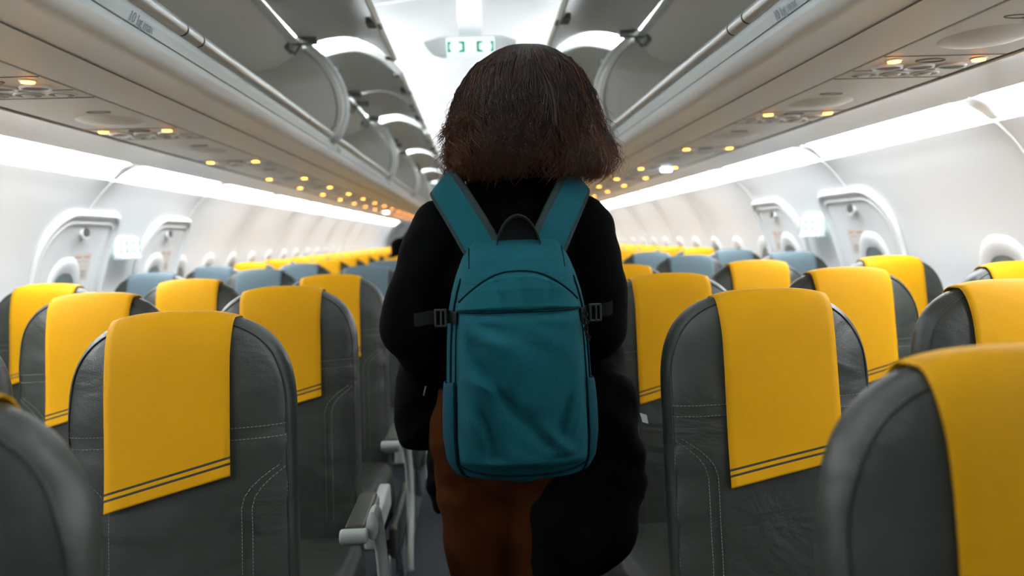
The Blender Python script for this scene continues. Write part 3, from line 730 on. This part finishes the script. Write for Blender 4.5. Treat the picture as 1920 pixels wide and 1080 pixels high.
PX = .08
def build_person():
    bm = bmesh.new()
    hc = Vector((.112, 1.745, 1.512))
    ell(bm, hc+Vector((0, -.012, .018)), (.074, .090, .088)); ell(bm, hc+Vector((0, .028, -.04)), (.058, .062, .072))
    ell(bm, hc+Vector((0, .058, -.085)), (.028, .028, .026))                      # chin
    vol(bm, hc+Vector((0, .088, .0)), hc+Vector((0, .104, -.030)), .008, .013)     # nose
    ell(bm, hc+Vector((0, .086, -.058)), (.024, .010, .006)); ell(bm, hc+Vector((0, .085, -.068)), (.020, .010, .007))   # lips
    for e in (-1, 1):
        ell(bm, hc+Vector((e*.031, .082, .004)), (.014, .009, .009)); ell(bm, hc+Vector((e*.032, .084, .026)), (.02, .008, .005))
        ell(bm, hc+Vector((e*.075, .0, -.012)), (.009, .018, .030))
    vol(bm, (.098, 1.755, 1.33), (.108, 1.745, 1.44), .055, .052)
    # torso, arms, legs
    vol(bm, (.06, 1.775, .88), (.08, 1.765, 1.20), .13, .14, sx=1, sy=.75); vol(bm, (-.02, 1.76, 1.27), (.18, 1.76, 1.27), .062, .062)
    for sh, el, wr, f in (((-.075, 1.755, 1.275), (-.135, 1.75, 1.05), (-.085, 1.94, .985), (.35, .9, -.1)), ((.228, 1.755, 1.275), (.252, 1.76, 1.04), (.215, 1.95, .985), (-.35, .9, -.1))):
        vol(bm, sh, el, .047, .038); vol(bm, el, wr, .037, .024); 
        hand(bm, wr, f, (1 if sh[0] < 0 else -1, -.3, 0), (0, .1, -1))
    for hp, kn, an in (((-.01, 1.78, .84), (-.005, 1.83, .47), (-.015, 1.72, .09)), ((.14, 1.78, .84), (.15, 1.76, .46), (.16, 1.83, .09))):
        vol(bm, hp, kn, .085, .052); vol(bm, kn, an, .052, .034); vol(bm, (an[0], an[1], .06), (an[0], an[1]+.13, .04), .035, .03)
    p = melt('person', bm, 'skin', .0055, 4)
    tag(p, 'person with brown bob hair, black top and teal backpack walking away down the aisle', 'person')
    # sweater
    bm = bmesh.new()
    vol(bm, (.06, 1.775, .86), (.075, 1.765, 1.12), .155, .168, sx=1, sy=.72); vol(bm, (.075, 1.765, 1.05), (.08, 1.765, 1.20), .168, .17, sx=1, sy=.66)
    vol(bm, (.078, 1.76, 1.17), (.082, 1.76, 1.25), .17, .145, sx=1.05, sy=.6)
    vol(bm, (-.035, 1.755, 1.258), (.19, 1.755, 1.258), .070, .070); vol(bm, (.02, 1.757, 1.295), (.15, 1.757, 1.295), .055, .055)
    vol(bm, (.09, 1.757, 1.30), (.104, 1.75, 1.375), .082, .068)                 # high collar
    vol(bm, (-.072, 1.755, 1.245), (-.125, 1.75, 1.12), .075, .070); vol(bm, (-.125, 1.75, 1.12), (-.140, 1.75, 1.05), .070, .072)
    vol(bm, (-.140, 1.75, 1.05), (-.095, 1.88, .995), .070, .050); vol(bm, (-.12, 1.76, 1.0), (-.10, 1.79, .97), .06, .06)
    vol(bm, (.222, 1.755, 1.245), (.252, 1.755, 1.12), .075, .068); vol(bm, (.252, 1.755, 1.12), (.256, 1.755, 1.03), .068, .064)
    vol(bm, (.256, 1.755, 1.03), (.222, 1.89, .995), .064, .048)
    melt('sweater', bm, 'black', .009, 5, p, fold(.0035, 30, 18, 26))
    bm = bmesh.new()
    vol(bm, (.05, 1.785, .90), (.055, 1.785, .80), .155, .155, sx=1, sy=.75)
    vol(bm, (-.018, 1.785, .82), (-.010, 1.825, .47), .105, .078); vol(bm, (-.010, 1.825, .47), (-.015, 1.73, .13), .078, .072)
    vol(bm, (.125, 1.775, .82), (.145, 1.76, .46), .108, .080); vol(bm, (.145, 1.76, .46), (.16, 1.83, .13), .080, .072)
    melt('trousers', bm, 'trouser', .010, 6, p, fold(.004, 14, 10, 34))
    for x, y in ((-.015, 1.72), (.16, 1.83)):
        bm = bmesh.new(); vol(bm, (x, y-.02, .055), (x, y+.06, .05), .045, .046, sx=1, sy=1); vol(bm, (x, y+.06, .045), (x, y+.15, .040), .046, .034); vol(bm, (x, y-.02, .10), (x, y-.02, .06), .04, .045)
        for v in bm.verts: v.co.z = max(v.co.z, .018)
        sh = melt('shoe', bm, 'shoe', .006, 3, p)
        bm = bmesh.new(); vs = [(x+math.cos(a)*(.046 if math.sin(a) < .3 else .042), y+.055+math.sin(a)*.135) for a in np.linspace(0, 2*math.pi, 28)[:-1]]
        A = [bm.verts.new((u, v, .002)) for u, v in vs]; B = [bm.verts.new((u, v, .02)) for u, v in vs]; n = len(vs)
        for k in range(n): bm.faces.new((A[k], A[(k+1) % n], B[(k+1) % n], B[k]))
        bm.faces.new(A); bm.faces.new(B); link_bm('sole', bm, 'sole', sh)
    return p, hc
person, HC = build_person()

# ---- hair: a dark under-volume and several thousand wavy strands
ENV_Z = np.array([1.340, 1.36, 1.39, 1.42, 1.46, 1.50, 1.54, 1.575, 1.60, 1.620, 1.632, 1.640])
ENV_L = np.array([.132, .148, .158, .160, .157, .150, .138, .120, .098, .070, .040, .0])    # reach to the left
ENV_R = np.array([.125, .155, .166, .163, .150, .140, .130, .115, .096, .070, .040, .0])
def env(phi, z):
    c = math.cos(phi); s_ = math.sin(phi)
    rx = np.interp(z, ENV_Z, ENV_R if c > 0 else ENV_L); ry = np.interp(z, ENV_Z, ENV_L)*.80
    return rx*c, ry*s_
HX, HY = .116, 1.740
def hair_mesh():
    # under volume
    vs = []; fs = []; zs = np.linspace(1.352, 1.625, 26); NP = 40
    phis = np.linspace(math.radians(-205), math.radians(25), NP)           # open towards the face (+Y)
    for z in zs:
        for ph in phis:
            x, y = env(ph, z); k = (.86 if z > 1.40 else .86-.16*(1.40-z)/.05)*(1+.02*math.sin(9*ph+30*z)); vs.append((HX+x*k, HY+y*k-.004, z))
    for j in range(len(zs)-1):
        for i in range(NP-1): fs.append((j*NP+i, j*NP+i+1, (j+1)*NP+i+1, (j+1)*NP+i))
    # inner skin of the same volume gives it thickness
    hb = new_mesh('hair', vs, fs, 'hairbase', person); so = hb.modifiers.new('sol', 'SOLIDIFY'); so.thickness = .035; so.offset = -1
    # strands, gathered in wavy locks
    V = []; Fc = []; tone = []; K = 24; NC = 500
    U = np.linspace(0, 1, K)
    for ci in range(NC):
        phi = math.radians(-208+236*rng.random()); ph0 = phi+rng.normal(0, .15)
        layer = rng.random()**.6; kc = .80+.22*layer+rng.normal(0, .028)
        zend = 1.352+abs(rng.normal(0, .016))+(.13*rng.random() if rng.random() < .22 else 0)
        cp = math.cos(phi)
        amp = .006+.014*rng.random(); fr = 2.2+2.0*rng.random(); p1 = rng.random()*6.28
        curl = rng.normal(0, .030); light = rng.random()
        side = abs(cp)**2
        if ci > NC-110:                                       # loose curls that stand off the sides
            phi = (math.pi if rng.random() < .5 else 0)+rng.normal(0, .35); phi = phi-2*math.pi if phi > math.radians(25) else phi
            ph0 = phi; kc = 1.0+.07*rng.random(); amp = .012+.012*rng.random(); side = 1; zend = 1.355+.10*rng.random(); curl = rng.normal(0, .05)
        for si in range(int(rng.integers(9, 20)) if ci <= NC-110 else int(rng.integers(3, 9))):
            stray = rng.random() < .07
            o1, o2 = rng.normal(0, .045), rng.normal(0, .012)
            pj = p1+rng.normal(0, .28); frj = fr*(1+rng.normal(0, .06)); z_e = zend+rng.normal(0, .007)
            pts = []
            for u in U:
                z = 1.628-(1.628-z_e)*(u**1.22)
                gather = 1-.55*u
                ph = ph0+(phi-ph0)*min(1, u*1.5)+o1*(.6+.4*gather)
                w = amp*min(1, max(0, u-.25)*1.6)
                dphi = (w*math.sin(frj*2*math.pi*u+pj)+curl*max(0, u-.7)*1.5)/.13
                zz = max(z, 1.341); x2, y2 = env(ph+dphi, zz)
                rad = .92+(kc+o2*gather-.92)*min(1, u*2)+w*1.5*math.cos(frj*2*math.pi*u+pj*1.3)
                if ci > NC-110 and u > .35: rad += .05*math.sin(frj*5*u+pj)*(u-.35)*2
                if u > .8: rad += (light-.35)*.9*(u-.8)*(.4+side)
                if stray: rad += .22*u*u*abs(math.sin(2.5*u+p1))
                pts.append((HX+x2*rad, HY+y2*rad, z+.005*math.cos(frj*6*u+pj)*(u > .25)))
            r0 = .0008+.0006*rng.random() if not stray else .0004
            base = len(V); P = np.array(pts)
            T = np.gradient(P, axis=0); T /= np.linalg.norm(T, axis=1)[:, None]+1e-9
            a = np.cross(T, (0.1, 1, .05)); a /= np.linalg.norm(a, axis=1)[:, None]+1e-9; b2 = np.cross(T, a)
            tap = r0*(1-.7*U**3)
            ring = np.stack([P+(a*math.cos(2*math.pi*q/3)+b2*math.sin(2*math.pi*q/3))*tap[:, None] for q in range(3)], 1).reshape(-1, 3)
            V.extend(ring.tolist())
            tn = .0+.20*light*light+.08*rng.random()+(.45*rng.random() if rng.random() < .07 else 0)
            for u in U: tone += [min(1, tn+(.15+.75*side)*u**1.6*(.3+.7*light))]*3  # painted edge light: colour brightens at the sides and tips, middle stays dark
            for jj in range(K-1):
                for q in range(3):
                    q2 = (q+1) % 3; Fc.append((base+jj*3+q, base+jj*3+q2, base+(jj+1)*3+q2, base+(jj+1)*3+q))
    o = new_mesh('hair_strands', V, Fc, 'hair', hb)
    at = o.data.attributes.new('tone', 'FLOAT', 'POINT'); at.data.foreach_set('value', np.array(tone, dtype=np.float32))
hair_mesh()

# ------------------------------------------------------------------ backpack
BX, BZ0, BZ1 = .074, .775, 1.232            # centre, bottom, top
OUT_Z = np.array([.768, .775, .790, .815, .86, .95, 1.04, 1.09, 1.13, 1.165, 1.195, 1.215, 1.229, 1.234])
OUT_W = np.array([.02, .102, .130, .142, .145, .142, .138, .134, .126, .116, .104, .094, .083, .02])
def bw(z): return float(np.interp(z, OUT_Z, OUT_W))
def tri(v, c, w): return max(0, 1-abs(v-c)/w)
def depth(u, z):
    """how far the pack stands out towards the camera at u (-1..1) and height z"""
    d = .155*(max(0, 1-abs(u)**3.2))**.5
    v = (z-BZ0)/(BZ1-BZ0)
    d *= np.interp(v, [0, .04, .12, .35, .6, .8, .92, 1.0], [.42, .80, .95, 1.0, .96, .80, .54, .16])
    return d
YB = 1.605
def crs(x, z):
    """folds of the front pocket"""
    g = 0
    def line(x0, z0, x1, z1, w, a):
        px, pz = x-x0, z-z0; dx, dz = x1-x0, z1-z0; L2 = dx*dx+dz*dz; t = max(0, min(1, (px*dx+pz*dz)/L2))
        dd = math.hypot(px-dx*t, pz-dz*t); return a*math.exp(-(dd/w)**2)*math.sin(math.pi*min(1, max(.05, t*.9+.05)))**.5
    g -= line(-.085, 1.03, -.02, .93, .012, .012); g -= line(-.02, .93, .06, .85, .016, .012); g += line(-.10, .985, -.04, .965, .016, .010)
    g += line(.02, .90, .085, .845, .014, .010); g -= line(-.075, .93, -.045, .83, .012, .011); g += line(-.105, .93, -.075, .87, .014, .009)
    g -= line(.085, .95, .06, .86, .012, .010); g += line(.11, .96, .09, .88, .012, .008); g -= line(-.11, 1.06, -.07, 1.03, .010, .008)
    g += line(-.06, 1.07, .0, .99, .03, .006); g -= line(.0, 1.16, .01, 1.10, .014, .004); g -= line(-.05, 1.18, -.03, 1.10, .010, .004); g -= line(.06, 1.17, .05, 1.11, .010, .004)
    g -= line(.1, .84, .03, .825, .008, .006); g -= line(-.08, 1.085, -.03, 1.06, .012, .005)
    g *= 1.5
    g += .0014*math.sin(70*x+40*z+3*math.sin(30*z))
    return g
def pack_surface(name, umin, umax, zmin, zmax, off, m, parent, nu=60, nz=90, taper=True, folds=True, ztop=None, zbot=None):
    vs = []; fs = []
    for j in range(nz+1):
        for i in range(nu+1):
            fu = i/nu; fv = j/nz; u = umin+(umax-umin)*fu
            zt = zmax if ztop is None else ztop(u); zb = zmin if zbot is None else zbot(u)
            z = zb+(zt-zb)*fv
            x = bw(z)*u; e = min(fu, 1-fu)*nu/4; e2 = min(fv, 1-fv)*nz/5; lift = off*min(1, e)**.5*min(1, e2)**.5 if taper else off
            y = YB-depth(u, z)-lift-(crs(x, z)*min(1, e/1.5)*min(1, e2/1.5) if folds else 0)
            vs.append((BX+x-.02*(z-1.0)*0, y, z))
    for j in range(nz):
        for i in range(nu): a = j*(nu+1)+i; fs.append((a, a+1, a+nu+2, a+nu+1))
    return new_mesh(name, vs, fs, m, parent)
pack = empty('backpack', (0, 0, 0)); pack.location = (0, 0, 0)
tag(pack, 'teal canvas backpack with black straps worn on the back of the walking person', 'backpack')
# closed main body
vs = []; fs = []; NU, NZ = 70, 90; zs = list(np.linspace(.7685, 1.2338, NZ+1))
for z in zs:
    for i in range(NU+1):
        u = -math.cos(math.pi*i/NU); vs.append((BX+bw(z)*u, YB-depth(u, z), z))
    for i in range(NU+1):
        u = math.cos(math.pi*i/NU); vs.append((BX+bw(z)*u*.96, YB+.012*(1-abs(u)**4), z))
n = 2*(NU+1)
for j in range(NZ):
    for i in range(n): fs.append((j*n+i, j*n+(i+1) % n, (j+1)*n+(i+1) % n, (j+1)*n+i))
fs.append(tuple(range(n))); fs.append(tuple(range(NZ*n, NZ*n+n))[::-1])
mb = new_mesh('main_bag', vs, fs, 'teal', pack)
pz = lambda u: 1.172-.055*abs(u/.86)**2.6
pocket = pack_surface('front_pocket', -.84, .84, .815, 1.10, .016, 'teal', pack)
lid = pack_surface('top_pocket', -.86, .86, 1.102, 1.18, .010, 'teal', pack, nz=40, ztop=pz)
flap = pack_surface('top_flap', -.98, .98, 1.165, 1.232, .006, 'teal', pack, nz=24, folds=False, taper=True, zbot=lambda u: 1.150)
base = pack_surface('base_band', -.88, .88, .776, .812, .004, 'tealnet', pack, nz=14, folds=False, zbot=lambda u: .777, ztop=lambda u: .815-.014*(1-u*u))
def pack_line(pts, r, m, nm, parent, off=.012, nn=6):
    bm = bmesh.new(); tube(bm, [(BX+bw(z)*u, YB-depth(u, z)-off, z) for u, z in pts], r, nn); return link_bm(nm, bm, m, parent, smooth=True)
pack_line([(u, 1.1015) for u in np.linspace(-.86, .86, 40)], .0022, 'seam', 'zip_seam', pack, .011)
pack_line([(u, pz(u)+.001) for u in np.linspace(-.86, .86, 40)], .0018, 'seam', 'lid_seam', pack, .006)
pack_line([(u, .815-.014*(1-u*u)) for u in np.linspace(-.88, .88, 40)], .0018, 'seam', 'base_seam', pack, .005)
for e in (-1, 1):
    pack_line([(e*.089/bw(z), z) for z in np.linspace(1.178, 1.216, 12)], .0016, 'seam', 'flap_seam', pack, .005)
    pack_line([(e*(.90+.03*math.sin(3*t)), .80+.36*t) for t in np.linspace(0, 1, 30)], .0022, 'seam', 'side_zip', pack, .004)
    pack_line([(e*.86, z) for z in np.linspace(.785, 1.10, 26)], .0016, 'seam', 'pocket_edge', pack, .008)
    # stretch side pocket
    vs = []; fs = []; A = 20; Bn = 30
    for j in range(Bn+1):
        z = .785+.175*j/Bn; bul = math.sin(math.pi*min(1, .12+.88*(1-j/Bn)**.8))*.5+.35
        for i in range(A+1):
            a = i/A; u = e*(.87+.13*a) ; out = .016*bul*math.sin(math.pi*min(1, .15+a*.8)); 
            x = bw(z)*u+e*out*a*(1.1 if a < .8 else 5.5*(1-a)); y = YB-depth(u, z)*(1 if a < .99 else .6)-out*(1-a)-.004
            if a > .7: y = YB-depth(e*(.87+.13*.7), z)*(1-(a-.7)/.3*.9)-.004
            vs.append((BX+x, y, z+.012*(1-a)*(j/Bn)-.0))
    for j in range(Bn):
        for i in range(A): q = j*(A+1)+i; fs.append((q, q+1, q+A+2, q+A+1))
    sp = new_mesh('side_pocket', vs, fs, 'tealnet', pack); so = sp.modifiers.new('sol', 'SOLIDIFY'); so.thickness = .003
    # compression strap with buckle
    zc = 1.088
    bm = bmesh.new(); u0 = e*.86
    pts = [(BX+bw(zc)*u0, YB-depth(u0, zc)-.012, zc), (BX+bw(zc)*e*.97, YB-depth(e*.97, zc)-.010, zc+.001), (BX+e*(bw(zc)+.010), YB-.055, zc+.001), (BX+e*(bw(zc)+.035), YB-.060, zc+.003+.002*e)]
    if e < 0: pts += [(BX+e*(bw(zc)+.050), YB-.062, zc-.002), (BX+e*(bw(zc)+.062), YB-.060, zc-.003)]
    else: pts += [(BX+e*(bw(zc)+.040), YB-.060, zc+.006), (BX+e*(bw(zc)+.046), YB-.058, zc+.009)]
    P = [Vector(p) for p in pts]; rows = []
    for p in P:
        rows.append([bm.verts.new(p+Vector((0, 0, .0125))), bm.verts.new(p+Vector((0, .003, .0125))), bm.verts.new(p+Vector((0, .003, -.0125))), bm.verts.new(p+Vector((0, 0, -.0125)))])
    for a_, b_ in zip(rows[:-1], rows[1:]):
        for k in range(4): bm.faces.new((a_[k], a_[(k+1) % 4], b_[(k+1) % 4], b_[k]))
    bm.faces.new(rows[0]); bm.faces.new(rows[-1])
    st = link_bm('compression_strap', bm, 'web', pack, bevel=.001)
    bm = bmesh.new(); bxx = BX+e*(bw(zc)+.012)
    for zz in (-.015, .015): bx(bm, bxx-.011, bxx+.011, YB-.067, YB-.058, zc+zz-.002, zc+zz+.002)
    for xx in (-.0095, .001, .0095): bx(bm, bxx+xx-.002, bxx+xx+.002, YB-.067, YB-.058, zc-.0165, zc+.0165)
    link_bm('buckle', bm, 'buckle', st, bevel=.001)
    # shoulder strap: teal band with charcoal edging, over the shoulder and down the chest
    cl = catmull([(BX+e*.060, 1.585, 1.205), (BX+e*.090, 1.625, 1.262), (BX+e*.117, 1.665, 1.310), (BX+e*.134, 1.700, 1.340), (BX+e*.138, 1.745, 1.352), (BX+e*.132, 1.80, 1.330), (BX+e*.118, 1.855, 1.27), (BX+e*.112, 1.905, 1.18), (BX+e*.125, 1.89, 1.05), (BX+e*.125, 1.82, .93), (BX+e*.10, 1.66, .87)], 5)
    def ribbon(nm, w0, w1, t, m, lift, cut=None, parent=None):
        bm = bmesh.new(); rows = []; N = len(cl) if cut is None else cut
        for i in range(N):
            tg = (cl[min(i+1, len(cl)-1)]-cl[max(i-1, 0)]).normalized()
            nrm = (cl[i]-Vector((BX, 1.76, cl[i].z-.12 if i < 28 else cl[i].z))).normalized()
            sd = tg.cross(nrm).normalized()
            if sd.x*e < 0: sd = -sd
            nn = sd.cross(tg).normalized()
            if nn.dot(nrm) < 0: nn = -nn
            f = 1 if i < 40 else .6
            c = cl[i]+nn*lift
            rows.append([bm.verts.new(c+sd*w0*f+nn*t), bm.verts.new(c+sd*w1*f+nn*t), bm.verts.new(c+sd*w1*f-nn*t), bm.verts.new(c+sd*w0*f-nn*t)])
        for a_, b_ in zip(rows[:-1], rows[1:]):
            for k in range(4): bm.faces.new((a_[k], a_[(k+1) % 4], b_[(k+1) % 4], b_[k]))
        bm.faces.new(rows[0]); bm.faces.new(rows[-1])
        return link_bm(nm, bm, m, parent or pack, bevel=.002)
    ss = ribbon('shoulder_strap', -.028, .028, .006, 'teal', .004)
    ribbon('outer_edging', .027, .035, .0065, 'edging', .003, parent=ss)
    ribbon('inner_edging', -.040, -.026, .0065, 'edging', .003, parent=ss)
# grab handle
bm = bmesh.new(); N = 16; vs = []
for i in range(N+1):
    t = i/N; a = math.pi*t; x = BX+.006-.042*math.cos(a); z = 1.222+.054*math.sin(a)**1.35
    vs.append((x, z))
rows = []
for (x, z) in vs: rows.append([bm.verts.new((x, 1.555, z)), bm.verts.new((x, 1.580, z+.004)), bm.verts.new((BX+.006+(x-BX-.006)*.96, 1.580, z-.003)), bm.verts.new((BX+.006+(x-BX-.006)*.96, 1.556, z-.004))])
for a_, b_ in zip(rows[:-1], rows[1:]):
    for k in range(4): bm.faces.new((a_[k], a_[(k+1) % 4], b_[(k+1) % 4], b_[k]))
A = [bm.verts.new((x, 1.572, z-.002)) for x, z in vs]; B = [bm.verts.new((x, 1.576, 1.212)) for x, z in vs]
for i in range(N): bm.faces.new((A[i], A[i+1], B[i+1], B[i]))
bm.faces.new(rows[0]); bm.faces.new(rows[-1])
link_bm('grab_handle', bm, 'web', pack, bevel=.001)
# knotted cord pull on the right zip
bm = bmesh.new(); x0 = BX+.118; 
tube(bm, catmull([(x0, 1.492, 1.100), (x0+.006, 1.488, 1.09), (x0-.003, 1.486, 1.078), (x0+.005, 1.486, 1.066), (x0+.002, 1.488, 1.052), (x0+.012, 1.487, 1.047)], 5), .0016, 6)
tube(bm, catmull([(x0+.004, 1.490, 1.100), (x0-.004, 1.487, 1.088), (x0+.007, 1.485, 1.076), (x0-.001, 1.486, 1.064), (x0+.008, 1.488, 1.050), (x0+.008, 1.487, 1.040)], 5), .0016, 6)
link_bm('zip_cord', bm, 'web', pack, smooth=True)

# ------------------------------------------------------------------ black coat carried over the arms
bm = bmesh.new()
vol(bm, (-.125, 1.80, .93), (-.13, 1.80, .835), .060, .070, sx=1, sy=.7); vol(bm, (-.10, 1.93, .97), (.22, 1.95, .96), .07, .07); vol(bm, (-.12, 1.86, .95), (-.12, 1.95, .90), .06, .07)
vol(bm, (-.09, 1.90, .92), (-.108, 1.88, .62), .055, .022); vol(bm, (.15, 1.69, .64), (.155, 1.69, .50), .065, .055, sx=1, sy=.6); vol(bm, (-.095, 1.83, .86), (-.085, 1.87, .66), .05, .020)
vol(bm, (.1, 1.95, .92), (.12, 1.95, .7), .09, .07, sx=1.4, sy=.6)
vol(bm, (.262, 1.80, .955), (.265, 1.72, .86), .060, .066); vol(bm, (.265, 1.70, .88), (.262, 1.685, .74), .066, .072, sx=1, sy=.65)
vol(bm, (.255, 1.685, .76), (.225, 1.68, .63), .085, .100, sx=1, sy=.5); vol(bm, (.215, 1.68, .66), (.20, 1.68, .60), .095, .085, sx=1.1, sy=.5); vol(bm, (.27, 1.69, .70), (.26, 1.69, .68), .075, .07, sx=1, sy=.6)
vol(bm, (.24, 1.80, .93), (.23, 1.92, .93), .06, .06)
coat = melt('coat', bm, 'coat', .008, 5, None, fold(.007, 34, 22, 30, 1.0))
tag(coat, 'black coat draped over the arms of the walking person, hanging low on the right', 'coat')
bm = bmesh.new(); P = [(.322, 1.650, .868), (.337, 1.655, .862), (.339, 1.650, .845), (.326, 1.645, .850)]
f = bm.faces.new([bm.verts.new(p) for p in P]); r = bmesh.ops.extrude_face_region(bm, geom=[f]); bmesh.ops.translate(bm, verts=[v for v in r['geom'] if isinstance(v, bmesh.types.BMVert)], vec=(0, .002, 0))
tag(link_bm('care_label', bm, 'tag', coat), 'small white sewn-in label')
bm = bmesh.new(); tube(bm, [(-.118, 1.738, .925), (-.123, 1.736, .905)], .0018, 6); link_bm('zip_sliver', bm, 'metal', coat)  # short metal piece of the coat's zip

# ------------------------------------------------------------------ second passenger far ahead in the aisle
bm = bmesh.new(); fx, fy = -.24, 6.75
ell(bm, (fx+.03, fy, 1.65), (.073, .09, .105)); ell(bm, (fx+.03, fy+.06, 1.63), (.04, .04, .05)); vol(bm, (fx+.03, fy, 1.52), (fx+.03, fy, 1.62), .055, .05)
vol(bm, (fx+.10, fy, .95), (fx+.02, fy, 1.35), .13, .15, sx=1, sy=.7); vol(bm, (fx-.12, fy, 1.43), (fx+.16, fy, 1.43), .06, .06)
vol(bm, (fx-.15, fy, 1.42), (fx-.34, fy, 1.18), .048, .042); vol(bm, (fx-.34, fy, 1.18), (fx-.16, fy+.2, 1.16), .04, .028); hand(bm, (fx-.16, fy+.2, 1.16), (.5, .8, -.1), (.8, -.5, 0), (0, 0, -1))
vol(bm, (fx+.18, fy, 1.42), (fx+.20, fy, 1.12), .048, .040); vol(bm, (fx+.20, fy, 1.12), (fx+.17, fy+.2, 1.0), .038, .028); hand(bm, (fx+.17, fy+.2, 1.0), (-.2, .9, -.2), (-1, 0, 0), (0, 0, -1))
for q in (-1, 1): vol(bm, (fx+q*.08+.12, fy, .90), (fx+q*.07+.16, fy+.02*q, .48), .09, .055); vol(bm, (fx+q*.07+.16, fy+.02*q, .48), (fx+q*.06+.18, fy, .08), .055, .036); vol(bm, (fx+q*.06+.18, fy, .05), (fx+q*.06+.18, fy+.12, .04), .035, .03)
p2 = melt('person', bm, 'skin', .008, 4); tag(p2, 'dark-haired person in dark clothes standing far ahead, mostly hidden behind the near person', 'person')
bm = bmesh.new()
vol(bm, (fx+.10, fy, .90), (fx+.02, fy, 1.33), .16, .175, sx=1, sy=.7); vol(bm, (fx-.12, fy, 1.43), (fx+.16, fy, 1.43), .075, .075)
vol(bm, (fx-.15, fy, 1.41), (fx-.34, fy, 1.18), .07, .075); vol(bm, (fx-.38, fy-.02, 1.18), (fx-.38, fy-.02, 1.12), .085, .08); vol(bm, (fx-.34, fy, 1.18), (fx-.17, fy+.18, 1.16), .065, .045)
vol(bm, (fx+.18, fy, 1.41), (fx+.20, fy, 1.12), .07, .06); vol(bm, (fx+.20, fy, 1.12), (fx+.17, fy+.18, 1.0), .058, .045)
melt('jacket', bm, 'black', .011, 4, p2, fold(.005, 30, 18, 26))
bm = bmesh.new()
for q in (-1, 1): vol(bm, (fx+q*.08+.12, fy, .92), (fx+q*.07+.16, fy+.02*q, .48), .115, .08); vol(bm, (fx+q*.07+.16, fy+.02*q, .48), (fx+q*.06+.18, fy, .12), .08, .065)
melt('trousers', bm, 'coat', .012, 4, p2, fold(.004, 14, 10, 34))
bm = bmesh.new(); ell(bm, (fx+.03, fy-.012, 1.668), (.084, .10, .098)); vol(bm, (fx+.03, fy-.05, 1.64), (fx+.03, fy-.05, 1.59), .06, .05)
melt('hair', bm, 'hairbase', .006, 2, p2, fold(.004, 80, 60, 40))
